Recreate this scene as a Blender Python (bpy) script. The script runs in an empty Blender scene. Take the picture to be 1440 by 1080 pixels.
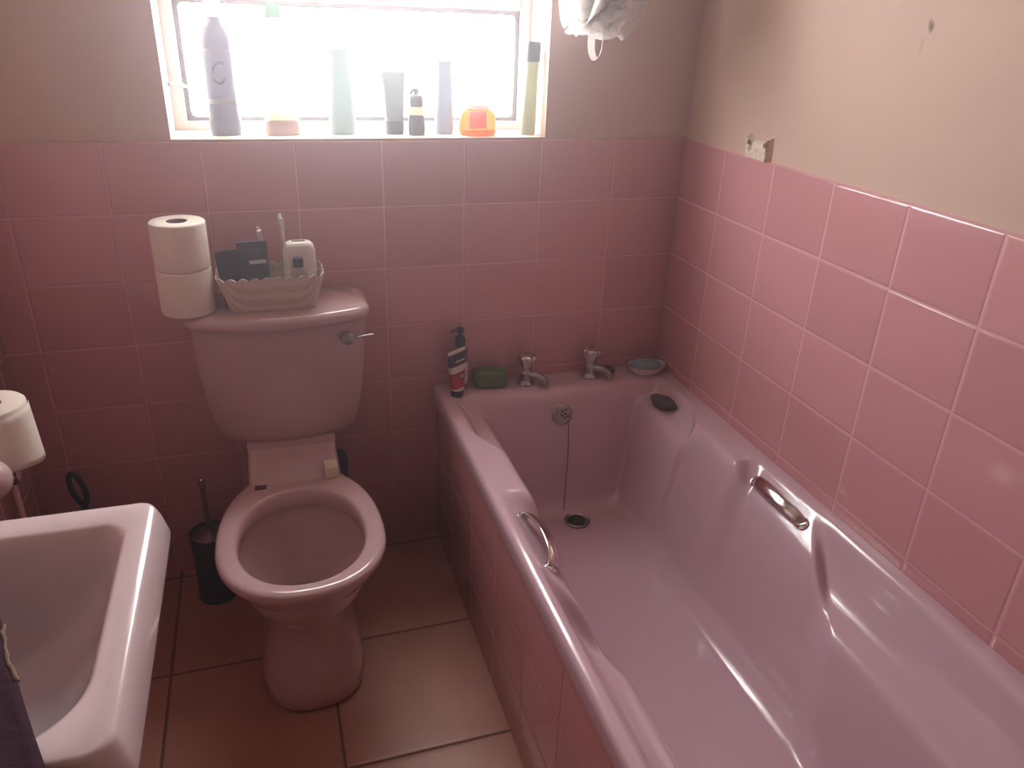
import bpy, bmesh, math, random
import numpy as np
from mathutils import Vector, Matrix, noise

random.seed(7)
PI = math.pi
SC = bpy.context.scene
COL = SC.collection

# ------------------------------------------------------------------ helpers
def link(name, me, mat=None, parent=None, smooth=True):
    o = bpy.data.objects.new(name, me)
    COL.objects.link(o)
    if mat is not None:
        me.materials.append(mat)
    if smooth:
        me.polygons.foreach_set('use_smooth', [True] * len(me.polygons))
    if parent is not None:
        o.parent = parent
    return o

def mesh(name, V, F, mat=None, parent=None, smooth=True, fix=True):
    me = bpy.data.meshes.new(name)
    me.from_pydata([tuple(v) for v in V], [], [tuple(f) for f in F])
    if fix:
        bm = bmesh.new(); bm.from_mesh(me)
        bmesh.ops.recalc_face_normals(bm, faces=bm.faces)
        bm.to_mesh(me); bm.free()
    me.update()
    return link(name, me, mat, parent, smooth)

def sharp(o, deg=35):
    """shade smooth but keep hard edges above an angle"""
    me = o.data
    bm = bmesh.new(); bm.from_mesh(me)
    lim = math.radians(deg)
    for e in bm.edges:
        if len(e.link_faces) == 2 and e.calc_face_angle(0) > lim:
            e.smooth = False
    bm.to_mesh(me); bm.free()
    return o

def thing(name, label, cat, loc=(0, 0, 0), group=None):
    o = bpy.data.objects.new(name, None)
    o.empty_display_size = 0.03
    COL.objects.link(o)
    o.location = loc
    return tag(o, label, cat, group)

def tag(o, label, cat, group=None):
    o['label'] = label; o['category'] = cat
    if group: o['group'] = group
    return o

def struct(o):
    o['kind'] = 'structure'
    return o

def loft(loops, cap0=True, cap1=True, close=True):
    V, F = [], []
    n = len(loops[0])
    for L in loops: V += [tuple(p) for p in L]
    for i in range(len(loops) - 1):
        for j in range(n if close else n - 1):
            k = (j + 1) % n
            F.append((i * n + j, i * n + k, (i + 1) * n + k, (i + 1) * n + j))
    if cap0: F.append(tuple(range(n)))
    if cap1: F.append(tuple(range((len(loops) - 1) * n, len(loops) * n)))
    return V, F

def circ(cx, cy, z, r, n=32, ry=None):
    ry = r if ry is None else ry
    return [(cx + r * math.cos(2 * PI * i / n), cy + ry * math.sin(2 * PI * i / n), z) for i in range(n)]

def sup(cx, cy, z, ax, ay, e=4.0, n=64, ayb=None):
    """superellipse loop; ayb = half depth towards +y when it differs"""
    out = []
    for i in range(n):
        t = 2 * PI * (i + 0.5) / n
        c, s = math.cos(t), math.sin(t)
        b = ay if (s < 0 or ayb is None) else ayb
        out.append((cx + ax * math.copysign(abs(c) ** (2 / e), c), cy + b * math.copysign(abs(s) ** (2 / e), s), z))
    return out

def radial(inside, cx, cy, z, n=72, rmax=0.6):
    out = []
    for i in range(n):
        t = 2 * PI * (i + 0.5) / n
        c, s = math.cos(t), math.sin(t)
        lo, hi = 0.0, rmax
        for _ in range(30):
            m = (lo + hi) / 2
            if inside(cx + m * c, cy + m * s): lo = m
            else: hi = m
        out.append((cx + lo * c, cy + lo * s, z))
    return out

def lathe(name, prof, mat, parent=None, c=(0, 0, 0), n=32, sy=1.0, cap0=True, cap1=True, ang=40):
    V, F = loft([circ(c[0], c[1], c[2] + z, r, n, r * sy) for r, z in prof], cap0, cap1)
    return sharp(mesh(name, V, F, mat, parent), ang)

def box(name, lo, hi, mat=None, parent=None, bev=0.0, seg=3, smooth=True):
    bm = bmesh.new()
    bmesh.ops.create_cube(bm, size=1)
    for v in bm.verts:
        v.co = Vector([(lo[i] + hi[i]) / 2 + v.co[i] * (hi[i] - lo[i]) for i in range(3)])
    if bev > 0:
        bmesh.ops.bevel(bm, geom=list(bm.edges), offset=bev, segments=seg, profile=0.5, affect='EDGES')
    me = bpy.data.meshes.new(name); bm.to_mesh(me); bm.free()
    o = link(name, me, mat, parent, smooth and bev > 0)
    return sharp(o, 40) if bev > 0 else o

def tube(name, pts, r, mat, parent=None, n=12, flat=1.0, up=(0, 0, 1), cap=True):
    """pts swept with radius r (number or list); flat scales the section along 'up'"""
    pts = [Vector(p) for p in pts]
    loops = []
    for i, p in enumerate(pts):
        a = pts[max(i - 1, 0)]; b = pts[min(i + 1, len(pts) - 1)]
        t = (b - a).normalized()
        u = Vector(up)
        if abs(u.dot(t)) > 0.95: u = Vector((1, 0, 0))
        s = t.cross(u).normalized(); w = s.cross(t).normalized()
        rr = r[i] if isinstance(r, (list, tuple)) else r
        loops.append([p + s * (rr * math.cos(2 * PI * k / n)) + w * (rr * flat * math.sin(2 * PI * k / n)) for k in range(n)])
    V, F = loft(loops, cap, cap)
    return sharp(mesh(name, V, F, mat, parent), 50)

def bez(ctrl, n=24):
    """Catmull-Rom through control points"""
    P = [Vector(c) for c in ctrl]
    P = [P[0] * 2 - P[1]] + P + [P[-1] * 2 - P[-2]]
    out = []
    for i in range(1, len(P) - 2):
        for k in range(n):
            t = k / n
            a, b, c, d = P[i - 1], P[i], P[i + 1], P[i + 2]
            out.append(0.5 * ((2 * b) + (c - a) * t + (2 * a - 5 * b + 4 * c - d) * t * t + (3 * b - a - 3 * c + d) * t ** 3))
    out.append(P[-2])
    return out

# ------------------------------------------------------------------ materials
def newmat(name):
    m = bpy.data.materials.new(name)
    m.use_nodes = True
    nt = m.node_tree
    return m, nt, nt.nodes['Principled BSDF']

def N(nt, typ, **kw):
    n = nt.nodes.new(typ)
    for k, v in kw.items():
        setattr(n, k, v)
    return n

def M_(nt, op, a, b=None, c=None):
    n = nt.nodes.new('ShaderNodeMath'); n.operation = op
    for i, x in enumerate((a, b, c)):
        if x is None: continue
        if isinstance(x, (int, float)): n.inputs[i].default_value = x
        else: nt.links.new(x, n.inputs[i])
    return n.outputs[0]

def mixc(nt, fac, a, b):
    n = nt.nodes.new('ShaderNodeMix'); n.data_type = 'RGBA'
    for s, x in ((n.inputs[0], fac), (n.inputs[6], a), (n.inputs[7], b)):
        if isinstance(x, (int, float)): s.default_value = x
        elif isinstance(x, (tuple, list)): s.default_value = (*x, 1)
        else: nt.links.new(x, s)
    return n.outputs[2]

def plain(name, col, rough=0.5, metal=0.0, coat=0.0, mottle=0.06, scale=18.0, bump=0.0, spec=0.5):
    m, nt, b = newmat(name)
    tc = N(nt, 'ShaderNodeTexCoord')
    nz = N(nt, 'ShaderNodeTexNoise'); nz.inputs['Scale'].default_value = scale; nz.inputs['Detail'].default_value = 4
    nt.links.new(tc.outputs['Object'], nz.inputs['Vector'])
    dark = tuple(c * (1 - mottle) for c in col); lite = tuple(min(1, c * (1 + mottle)) for c in col)
    nt.links.new(mixc(nt, nz.outputs['Fac'], dark, lite), b.inputs['Base Color'])
    b.inputs['Roughness'].default_value = rough
    b.inputs['Metallic'].default_value = metal
    b.inputs['Specular IOR Level'].default_value = spec
    b.inputs['Coat Weight'].default_value = coat
    b.inputs['Coat Roughness'].default_value = 0.05
    if bump > 0:
        bp = N(nt, 'ShaderNodeBump'); bp.inputs['Strength'].default_value = bump; bp.inputs['Distance'].default_value = 0.002
        nt.links.new(nz.outputs['Fac'], bp.inputs['Height']); nt.links.new(bp.outputs[0], b.inputs['Normal'])
    return m

def tiles(name, ax, ay, w, h, ox, oy, col, grout, gw, rough=0.12, var=0.05, mott=0.0, bumpd=0.0012):
    """square-set glazed tiles; ax, ay = object axes (0 x, 1 y, 2 z); grout lines where (coord-o)/size is whole"""
    m, nt, b = newmat(name)
    tc = N(nt, 'ShaderNodeTexCoord'); sp = N(nt, 'ShaderNodeSeparateXYZ')
    nt.links.new(tc.outputs['Object'], sp.inputs[0])
    def edge(i, size, off):
        q = M_(nt, 'DIVIDE', M_(nt, 'SUBTRACT', sp.outputs[i], off), size)
        f = M_(nt, 'FRACT', q)
        d = M_(nt, 'MULTIPLY', M_(nt, 'MINIMUM', f, M_(nt, 'SUBTRACT', 1.0, f)), size)
        return M_(nt, 'FLOOR', q), d
    fu, du = edge(ax, w, ox); fv, dv = edge(ay, h, oy)
    d = M_(nt, 'MINIMUM', du, dv)
    mr = N(nt, 'ShaderNodeMapRange'); mr.interpolation_type = 'SMOOTHSTEP'
    mr.inputs['From Min'].default_value = gw * 0.4; mr.inputs['From Max'].default_value = gw * 1.1
    nt.links.new(d, mr.inputs['Value'])
    mask = mr.outputs[0]
    mr2 = N(nt, 'ShaderNodeMapRange'); mr2.interpolation_type = 'SMOOTHSTEP'
    mr2.inputs['From Min'].default_value = gw * 0.3; mr2.inputs['From Max'].default_value = gw * 2.4
    nt.links.new(d, mr2.inputs['Value'])
    cx = N(nt, 'ShaderNodeCombineXYZ'); nt.links.new(fu, cx.inputs[0]); nt.links.new(fv, cx.inputs[1])
    wn = N(nt, 'ShaderNodeTexWhiteNoise'); nt.links.new(cx.outputs[0], wn.inputs['Vector'])
    c1 = tuple(c * (1 - var) for c in col); c2 = tuple(min(1, c * (1 + var)) for c in col)
    base = mixc(nt, wn.outputs['Value'], c1, c2)
    nz = N(nt, 'ShaderNodeTexNoise'); nz.inputs['Scale'].default_value = 9; nz.inputs['Detail'].default_value = 6
    nt.links.new(tc.outputs['Object'], nz.inputs['Vector'])
    if mott > 0:
        rp = N(nt, 'ShaderNodeMapRange'); rp.inputs['From Min'].default_value = 0.35; rp.inputs['From Max'].default_value = 0.65
        nt.links.new(nz.outputs['Fac'], rp.inputs['Value'])
        base = mixc(nt, M_(nt, 'MULTIPLY', rp.outputs[0], mott), base, tuple(c * f for c, f in zip(col, (0.72, 0.62, 0.55))))
    nt.links.new(mixc(nt, mask, grout, base), b.inputs['Base Color'])
    nt.links.new(M_(nt, 'MULTIPLY_ADD', M_(nt, 'SUBTRACT', 1.0, mask), 0.6, rough), b.inputs['Roughness'])
    hgt = M_(nt, 'ADD', mr2.outputs[0], M_(nt, 'MULTIPLY', nz.outputs['Fac'], 0.15))
    bp = N(nt, 'ShaderNodeBump'); bp.inputs['Strength'].default_value = 0.7; bp.inputs['Distance'].default_value = bumpd
    nt.links.new(hgt, bp.inputs['Height']); nt.links.new(bp.outputs[0], b.inputs['Normal'])
    return m

def plastic(name, col, trans=0.3, rough=0.35):
    """thin-walled plastic that lets some daylight through"""
    m, nt, b = newmat(name)
    tc = N(nt, 'ShaderNodeTexCoord')
    nz = N(nt, 'ShaderNodeTexNoise'); nz.inputs['Scale'].default_value = 12
    nt.links.new(tc.outputs['Object'], nz.inputs['Vector'])
    cc = mixc(nt, nz.outputs['Fac'], tuple(c * 0.93 for c in col), tuple(min(1, c * 1.07) for c in col))
    nt.links.new(cc, b.inputs['Base Color'])
    b.inputs['Roughness'].default_value = rough
    tr = N(nt, 'ShaderNodeBsdfTranslucent'); nt.links.new(cc, tr.inputs['Color'])
    mx = N(nt, 'ShaderNodeMixShader'); mx.inputs[0].default_value = trans
    nt.links.new(b.outputs[0], mx.inputs[1]); nt.links.new(tr.outputs[0], mx.inputs[2])
    nt.links.new(mx.outputs[0], nt.nodes['Material Output'].inputs['Surface'])
    return m

def clear(name, tint=(1, 1, 1), gloss=0.08, rough=0.03):
    """thin clear glass or film: straight-through plus a mirror share"""
    m, nt, b = newmat(name)
    nt.nodes.remove(b)
    t = N(nt, 'ShaderNodeBsdfTransparent'); t.inputs[0].default_value = (*tint, 1)
    g = N(nt, 'ShaderNodeBsdfGlossy'); g.inputs['Roughness'].default_value = rough
    fr = N(nt, 'ShaderNodeFresnel'); fr.inputs['IOR'].default_value = 1.3
    mx = N(nt, 'ShaderNodeMixShader')
    nt.links.new(M_(nt, 'ADD', M_(nt, 'MULTIPLY', fr.outputs[0], 0.6), gloss), mx.inputs[0])
    nt.links.new(t.outputs[0], mx.inputs[1]); nt.links.new(g.outputs[0], mx.inputs[2])
    nt.links.new(mx.outputs[0], nt.nodes['Material Output'].inputs['Surface'])
    return m

PINK = (0.62, 0.308, 0.333)
GROUT = (0.70, 0.39, 0.41)
TW, TH, ZT = 0.2, 0.1549, 1.1375
m_tile_back = tiles('pink tiles back', 0, 2, TW, TH, 0.0, ZT, PINK, GROUT, 0.0022)
m_tile_right = tiles('pink tiles right', 1, 2, TW, TH, 0.0, ZT, PINK, GROUT, 0.0026)
m_tile_left = tiles('pink tiles left', 1, 2, TW, TH, -0.06, ZT, PINK, GROUT, 0.0022)
m_tile_panel = tiles('pink tiles panel', 1, 2, TW, TH, 0.0, 0.45, PINK, (0.52, 0.25, 0.26), 0.0022)
m_floor = tiles('floor tiles', 0, 1, 0.36, 0.36, -1.030, -0.388, (0.48, 0.245, 0.19), (0.16, 0.075, 0.07), 0.0045, rough=0.4, var=0.06, mott=0.45)

def plaster(name, col, stain=None):
    m, nt, b = newmat(name)
    tc = N(nt, 'ShaderNodeTexCoord')
    nz = N(nt, 'ShaderNodeTexNoise'); nz.inputs['Scale'].default_value = 3.0; nz.inputs['Detail'].default_value = 5
    n2 = N(nt, 'ShaderNodeTexNoise'); n2.inputs['Scale'].default_value = 140.0
    for q in (nz, n2): nt.links.new(tc.outputs['Object'], q.inputs['Vector'])
    base = mixc(nt, nz.outputs['Fac'], tuple(c * 0.94 for c in col), tuple(min(1, c * 1.05) for c in col))
    if stain:   # small dark rub marks, each a soft ellipse on the wall: (y, z, ry, rz, strength)
        sp = N(nt, 'ShaderNodeSeparateXYZ'); nt.links.new(tc.outputs['Object'], sp.inputs[0])
        for (y, z, ry, rz, k) in stain:
            a = M_(nt, 'DIVIDE', M_(nt, 'SUBTRACT', sp.outputs[1], y), ry)
            c = M_(nt, 'DIVIDE', M_(nt, 'SUBTRACT', sp.outputs[2], z), rz)
            r2 = M_(nt, 'ADD', M_(nt, 'MULTIPLY', a, a), M_(nt, 'MULTIPLY', c, c))
            f = M_(nt, 'MULTIPLY', M_(nt, 'MAXIMUM', M_(nt, 'SUBTRACT', 1.0, r2), 0.0), k)
            base = mixc(nt, f, base, (0.16, 0.11, 0.09))
    nt.links.new(base, b.inputs['Base Color'])
    b.inputs['Roughness'].default_value = 0.85
    bp = N(nt, 'ShaderNodeBump'); bp.inputs['Strength'].default_value = 0.25; bp.inputs['Distance'].default_value = 0.001
    nt.links.new(n2.outputs['Fac'], bp.inputs['Height']); nt.links.new(bp.outputs[0], b.inputs['Normal'])
    return m

WALLC = (0.64, 0.475, 0.395)
m_plaster = plaster('beige plaster', WALLC)
m_plaster_r = plaster('beige plaster marked', WALLC, [(-0.742, 1.418, 0.007, 0.011, 0.9), (-0.737, 1.424, 0.004, 0.010, 0.6), (-0.730, 1.39, 0.004, 0.016, 0.22)])
m_reveal = plaster('cream reveal paint', (0.70, 0.59, 0.50))
m_ceil = plaster('ceiling paint', (0.42, 0.32, 0.29))  # out of view, darkened to lower the indirect light
m_frame = plain('white window paint', (0.55, 0.50, 0.49), 0.45)
m_steel = plain('grey steel sash', (0.13, 0.13, 0.14), 0.5)
def daylight_pane(name, col, strength):
    """obscure window glass glowing with the daylight behind it"""
    m, nt, b = newmat(name)
    b.inputs['Base Color'].default_value = (.8, .82, .82, 1); b.inputs['Roughness'].default_value = .2
    b.inputs['Emission Color'].default_value = (*col, 1); b.inputs['Emission Strength'].default_value = strength
    return m
m_glass = daylight_pane('obscure window glass in daylight', (1.0, 0.98, 0.985), 24.5)
m_bath = plain('mauve pink bath enamel', (0.61, 0.43, 0.495), 0.16, coat=0.4, mottle=0.03, scale=4)
m_china = plain('pink china', (0.55, 0.385, 0.40), 0.14, coat=0.5, mottle=0.03, scale=4)
m_basin = plain('white basin china', (0.77, 0.65, 0.68), 0.12, coat=0.5, mottle=0.03, scale=4)
m_chrome = plain('chrome', (0.80, 0.78, 0.78), 0.12, metal=1.0, mottle=0.03)
m_oldchrome = plain('dull chrome', (0.40, 0.36, 0.37), 0.28, metal=1.0, mottle=0.12, scale=60)
m_black = plain('black rubber', (0.02, 0.016, 0.022), 0.45)
m_hole = plain('dark drain', (0.025, 0.018, 0.02), 0.7)
m_navy = plain('navy plastic', (0.022, 0.020, 0.045), 0.4)
m_paper = plain('toilet paper', (0.82, 0.76, 0.68), 0.95, mottle=0.04, scale=60, bump=0.6)
m_card = plain('cardboard core', (0.16, 0.11, 0.09), 0.9)

# ------------------------------------------------------------------ camera
CP = Vector((-1.0799, -1.8798, 1.4038)); YAW, PIT, ROL, FPX = 0.3209, 0.4408, 0.0391, 1083.93
fwd = Vector((math.sin(YAW) * math.cos(PIT), math.cos(YAW) * math.cos(PIT), -math.sin(PIT)))
rt = Vector((math.cos(YAW), -math.sin(YAW), 0)); up = rt.cross(fwd)
r2 = rt * math.cos(ROL) + up * math.sin(ROL); u2 = -rt * math.sin(ROL) + up * math.cos(ROL)
cam = bpy.data.cameras.new('camera'); co = bpy.data.objects.new('camera', cam); COL.objects.link(co)
co.matrix_world = Matrix(((r2.x, u2.x, -fwd.x, CP.x), (r2.y, u2.y, -fwd.y, CP.y), (r2.z, u2.z, -fwd.z, CP.z), (0, 0, 0, 1)))
cam.sensor_fit = 'HORIZONTAL'; cam.sensor_width = 36.0; cam.lens = FPX / 1440 * 36.0
cam.clip_start = 0.02
SC.camera = co

# ------------------------------------------------------------------ room shell
XL, YN, ZC = -1.672, -2.45, 2.45          # left wall, near wall, ceiling
WX0, WX1, WZ0, WZ1, WD = -1.258, -0.391, 1.141, 1.86, 0.15   # window opening, depth of its reveal
TK = 0.26                                  # wall thickness

struct(box('floor', (XL - 0.1, YN - 0.1, -0.08), (0.1, TK, 0.0), m_floor))
struct(box('ceiling', (XL - 0.1, YN - 0.1, ZC), (0.1, TK, ZC + 0.08), m_ceil))

def wall_ring(name, x0, x1, z0, z1, hx0, hx1, hz0, hz1, y0, y1, mat, inner):
    """wall slab with a rectangular hole"""
    V, F, I = [], [], []
    for y in (y0, y1):
        V += [(x0, y, z0), (x1, y, z0), (x1, y, z1), (x0, y, z1), (hx0, y, hz0), (hx1, y, hz0), (hx1, y, hz1), (hx0, y, hz1)]
    for o in (0, 8):
        for i in range(4):
            j = (i + 1) % 4
            F.append((o + i, o + j, o + 4 + j, o + 4 + i)); I.append(0)
    for i in range(4):
        j = (i + 1) % 4
        F.append((i, j, 8 + j, 8 + i)); I.append(0)
        F.append((4 + i, 4 + j, 12 + j, 12 + i)); I.append(1)
    o = mesh(name, V, F, mat, None, False)
    o.data.materials.append(inner)
    for p, i in zip(o.data.polygons, I): p.material_index = i
    return o

wb = struct(wall_ring('wall_back', XL - 0.1, 0.1, 1.137, ZC, WX0, WX1, WZ0, WZ1, 0.008, TK, m_plaster, m_reveal))
struct(box('tile_dado', (XL - 0.1, 0.0, -0.02), (0.1, TK, ZT), m_tile_back, wb, 0.003, 2))
wr = struct(box('wall_right', (0.008, YN - 0.1, 1.10), (0.1, 0.02, ZC), m_plaster_r))
struct(box('tile_dado', (0.0, YN - 0.1, -0.02), (0.1, 0.02, ZT), m_tile_right, wr, 0.004, 3))
wl = struct(box('wall_left', (XL - 0.1, YN - 0.1, 1.10), (XL - 0.008, 0.02, ZC), m_plaster))
struct(box('tile_dado', (XL - 0.1, YN - 0.1, -0.02), (XL, 0.02, ZT), m_tile_left, wl, 0.003, 2))
struct(box('wall_near', (XL - 0.1, YN - 0.1, 0.0), (0.1, YN, ZC), plaster('light-absorbing brown', (.26, .16, .12))))  # unseen wall, tone darkened to cut light bounced back into the room

# window: painted frame, grey steel sash with rounded inner corners, panes that emit the daylight themselves
win = bpy.data.objects.new('window_1', None); COL.objects.link(win); struct(win)
win.location = ((WX0 + WX1) / 2, WD, WZ0)
def wpart(o): o.matrix_parent_inverse = Matrix.Translation(-win.location); return o
def ring(name, x0, x1, z0, z1, wl_, wr_, wb_, wt, y0, y1, mat, parent, rad=0.0, n=8):
    def rr(a0, a1, b0, b1, r):
        if r <= 0: r = 1e-5
        out = []
        for (cx, cz, s) in ((a1 - r, b1 - r, 0), (a0 + r, b1 - r, 1), (a0 + r, b0 + r, 2), (a1 - r, b0 + r, 3)):
            for k in range(n + 1):
                t = (s + k / n) * PI / 2
                out.append((cx + r * math.cos(t), cz + r * math.sin(t)))
        return out
    A = rr(x0, x1, z0, z1, 0.0); B = rr(x0 + wl_, x1 - wr_, z0 + wb_, z1 - wt, rad)
    m = len(A)
    V = [(x, y, z) for y in (y0, y1) for L in (A, B) for x, z in L]
    F = []
    for i in range(m):
        j = (i + 1) % m
        F += [(i, j, m + j, m + i), (2 * m + i, 2 * m + j, 3 * m + j, 3 * m + i), (i, j, 2 * m + j, 2 * m + i), (m + i, m + j, 3 * m + j, 3 * m + i)]
    o = mesh(name, V, F, mat, parent, False)
    return o
TRZ = 1.425
wpart(ring('window_frame', WX0, WX1, WZ0, WZ1, 0.028, 0.028, 0.022, 0.03, WD, WD + 0.05, m_frame, win))
wpart(box('transom', (WX0 + 0.028, WD + 0.002, TRZ), (WX1 - 0.028, WD + 0.048, TRZ + 0.03), m_frame, win, 0.003))
for (z0, z1) in ((WZ0 + 0.022, TRZ), (TRZ + 0.03, WZ1 - 0.03)):
    s = wpart(ring('sash', WX0 + 0.028, WX1 - 0.028, z0, z1, 0.011, 0.011, 0.009, 0.011, WD + 0.012, WD + 0.036, m_steel, win, 0.012))
    g = wpart(box('pane', (WX0 + 0.036, WD + 0.022, z0 + 0.007), (WX1 - 0.036, WD + 0.026, z1 - 0.008), m_glass, win))
wpart(box('window_sill', (WX0, 0.002, WZ0 - 0.002), (WX1, WD + 0.01, WZ0 + 0.0022), m_reveal, win, 0.0015))
wpart(tube('stay_arm', bez([(-1.253, 0.085, 1.249), (-1.236, 0.11, 1.249), (-1.228, 0.135, 1.243), (-1.222, 0.158, 1.238)], 6), 0.004, m_steel, win))
wpart(tube('sash_bar', bez([(-1.222, 0.165, 1.318), (-1.19, 0.20, 1.322), (-1.12, 0.215, 1.335)], 6), 0.0035, m_steel, win))
wpart(tube('sash_bar', bez([(-1.222, 0.165, 1.178), (-1.19, 0.20, 1.187), (-1.12, 0.215, 1.197)], 6), 0.0035, m_steel, win))

# ------------------------------------------------------------------ bathtub
BX0, BY1, RZ = -0.683, -1.72, 0.492
def smooth01(t): t = np.clip(t, 0, 1); return t * t * (3 - 2 * t)
prof = {
    'A': [(0, 0), (.040, 0), (.054, -.022), (.070, -.040), (.108, -.046), (.126, -.070), (.172, -.320), (.215, -.362), (.34, -.372)],
    'B': [(0, 0), (.080, 0), (.094, -.008), (.106, -.040), (.168, -.310), (.212, -.360), (.34, -.372)],
    'C': [(0, 0), (.026, 0), (.036, -.010), (.086, -.054), (.100, -.080), (.162, -.310), (.212, -.360), (.34, -.372)],
    'D': [(0, 0), (.026, 0), (.036, -.014), (.052, -.062), (.078, -.100), (.100, -.110), (.130, -.118), (.142, -.138), (.182, -.312), (.216, -.360), (.34, -.372)],
}
endp = [(0, 0), (.078, 0), (.094, -.006), (.112, -.026), (.140, -.14), (.168, -.320), (.205, -.362), (.34, -.372)]
nearp = [(0, 0), (.05, 0), (.07, -.012), (.12, -.10), (.28, -.31), (.36, -.355), (.5, -.372)]
def pinterp(t, P):
    xs = np.array([p[0] for p in P]); ys = np.array([p[1] for p in P])
    # lightly smoothed piecewise-linear profile
    acc = 0
    for d in (-.008, -.004, 0, .004, .008): acc = acc + np.interp(np.maximum(t + d, 0), xs, ys)
    return acc / 5
def bath_z(x, y):
    s = np.minimum(x - BX0, -x); e = -y; nr = y - BY1
    zA, zB, zC, zD = (pinterp(s, prof[k]) for k in 'ABCD')
    # the soap shelf's end is rounded in plan
    eA = e + .11 * np.clip((.118 - s) / .08, 0, 1) ** 2
    z = zA + (zB - zA) * smooth01((eA - .375) / .024)
    eB = e - np.maximum(0, s - .04) * 0.5
    z = z + (zC - z) * smooth01((eB - .54) / .07)
    eC = e - np.maximum(0, s - .03) * 1.6
    z = z + (zD - z) * smooth01((eC - .775) / .07)
    ze = pinterp(e, endp); zn = pinterp(nr, nearp)
    k = .035
    def smax(a, b):
        h = np.clip(.5 + .5 * (a - b) / k, 0, 1)
        return b + (a - b) * h + k * h * (1 - h)
    return RZ + np.minimum(smax(smax(z, ze), zn), 0)
gx = np.linspace(BX0, -0.001, 190); gy = np.linspace(-0.002, BY1, 460)
GX, GY = np.meshgrid(gx, gy)
GZ = bath_z(GX, GY)
R_ = .014   # rounded outer lip on the room side
sl = np.minimum(GX - BX0, GY - BY1)
GZ = GZ - np.where(sl < R_, R_ - np.sqrt(np.maximum(R_ ** 2 - (R_ - np.maximum(sl, 0)) ** 2, 0)), 0)
ny, nx = GX.shape
V = list(zip(GX.ravel(), GY.ravel(), GZ.ravel()))
F = [(r * nx + c, r * nx + c + 1, (r + 1) * nx + c + 1, (r + 1) * nx + c) for r in range(ny - 1) for c in range(nx - 1)]
border = [c for c in range(nx)] + [r * nx + nx - 1 for r in range(1, ny)] + [(ny - 1) * nx + c for c in range(nx - 2, -1, -1)] + [r * nx for r in range(ny - 2, 0, -1)]
b0 = len(V)
for i in border:
    x, y, z = V[i]; V.append((x, y, RZ - 0.040))
m = len(border)
for i in range(m):
    j = (i + 1) % m
    F.append((border[i], border[j], b0 + j, b0 + i))
bath = thing('bathtub', 'pink-white fitted bathtub with two grab handles along the right tiled wall', 'bathtub', (-0.34, -0.86, 0.0))
bx_off = Matrix.Translation(-bath.location)
def bp(o): o.matrix_parent_inverse = bx_off; return o
tub = bp(sharp(mesh('tub_shell', V, F, m_bath, bath), 70))
def bz(x, y): return float(bath_z(np.array([x]), np.array([y]))[0])

# overflow plate on the tap-end slope, with its chain
def disc_on(name, c, nrm, prof, mat, parent, n=32):
    o = lathe(name, prof, mat, parent, n=n)
    q = Vector(nrm).to_track_quat('Z', 'Y').to_matrix().to_4x4()
    o.data.transform(Matrix.Translation(c) @ q)
    return o
OC = Vector((-0.347, -0.1225, bz(-0.347, -0.1225)))
zz = (bz(-.347, -.128) - bz(-.347, -.117)) / .011
onr = Vector((0, -1 * abs(zz) / 1, 1)).normalized() if abs(zz) < 50 else Vector((0, -1, 0))
onr = Vector((0, -0.93, 0.36)).normalized()
OC = OC + onr * 0.003
ov = bp(disc_on('overflow_plate', OC, onr, [(0.001, -.012), (.030, -.012), (.030, .002), (.026, .006), (.015, .0075), (.0005, .008)], m_oldchrome, bath))
side = onr.cross(Vector((1, 0, 0))).normalized()
for k in range(6):
    a = k * PI / 3 + .3
    rr_ = .011 if k else 0
    cpt = OC + Vector((1, 0, 0)) * (rr_ * math.cos(a) + .006) + side * (rr_ * math.sin(a)) + onr * .0068
    h = disc_on('overflow_hole', cpt, onr, [(.0001, 0), (.0032, 0), (.0032, .0018), (.0001, .0018)], m_hole, ov, 12)
    h.matrix_parent_inverse = bx_off.inverted() @ bx_off if False else Matrix.Identity(4)
chain_pts = [OC + onr * .008 + Vector((.014, 0, -.018))]
y0 = OC.y - .014
for i in range(1, 25):
    t = i / 24
    y = y0 - .052 * t
    chain_pts.append(Vector((-.333 - .012 * t + .003 * math.sin(5 * t), y, max(bz(-.335, y) + .003, chain_pts[0].z - .27 * t) if t < 1 else bz(-.345, y) + .003)))
ch = tube('chain', chain_pts, .0014, m_card, ov, 6)
# drain
dx, dy = -0.324, -0.232
dz = bz(dx, dy)
drn = bp(lathe('drain', [(.001, -.004), (.036, -.004), (.037, .002), (.031, .004), (.027, .001), (.0005, .0005)], m_oldchrome, bath, (dx, dy, dz), 32))
lathe('drain_hole', [(.0005, 0), (.025, 0), (.0235, .0012), (.0005, .0014)], m_hole, drn, (dx, dy, dz + .002), 24)
# grab handles on the sloping facets
def grab(xs, mirror):
    s0 = .058
    X = (lambda s: BX0 + s) if not mirror else (lambda s: -s)
    sg = 1 if not mirror else -1
    nv = Vector((sg * .62, 0, .78)).normalized()
    pts = []
    for y, h in ((-.615, -.004), (-.622, .012), (-.645, .022), (-.672, .027), (-.702, .0285), (-.732, .027), (-.760, .022), (-.783, .012), (-.790, -.004)):
        pts.append(Vector((X(s0), y, bz(X(s0), max(min(y, -.60), -.80)))) + nv * h)
    ctrl = bez(pts, 6)
    rad = [.0115 + .0035 * math.sin(PI * i / (len(ctrl) - 1)) for i in range(len(ctrl))]
    o = bp(tube('grab_handle', ctrl, rad, m_chrome, bath, 20, flat=.36, up=nv))
    for y in (-.617, -.788):
        c = Vector((X(s0), y, bz(X(s0), y)))
        disc_on('end_plate', c, nv, [(.001, -.004), (.015, -.004), (.0145, .003), (.011, .005), (.0005, .0055)], m_chrome, o, 24)
    return o
grab(0, False); gr = grab(0, True)

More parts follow.
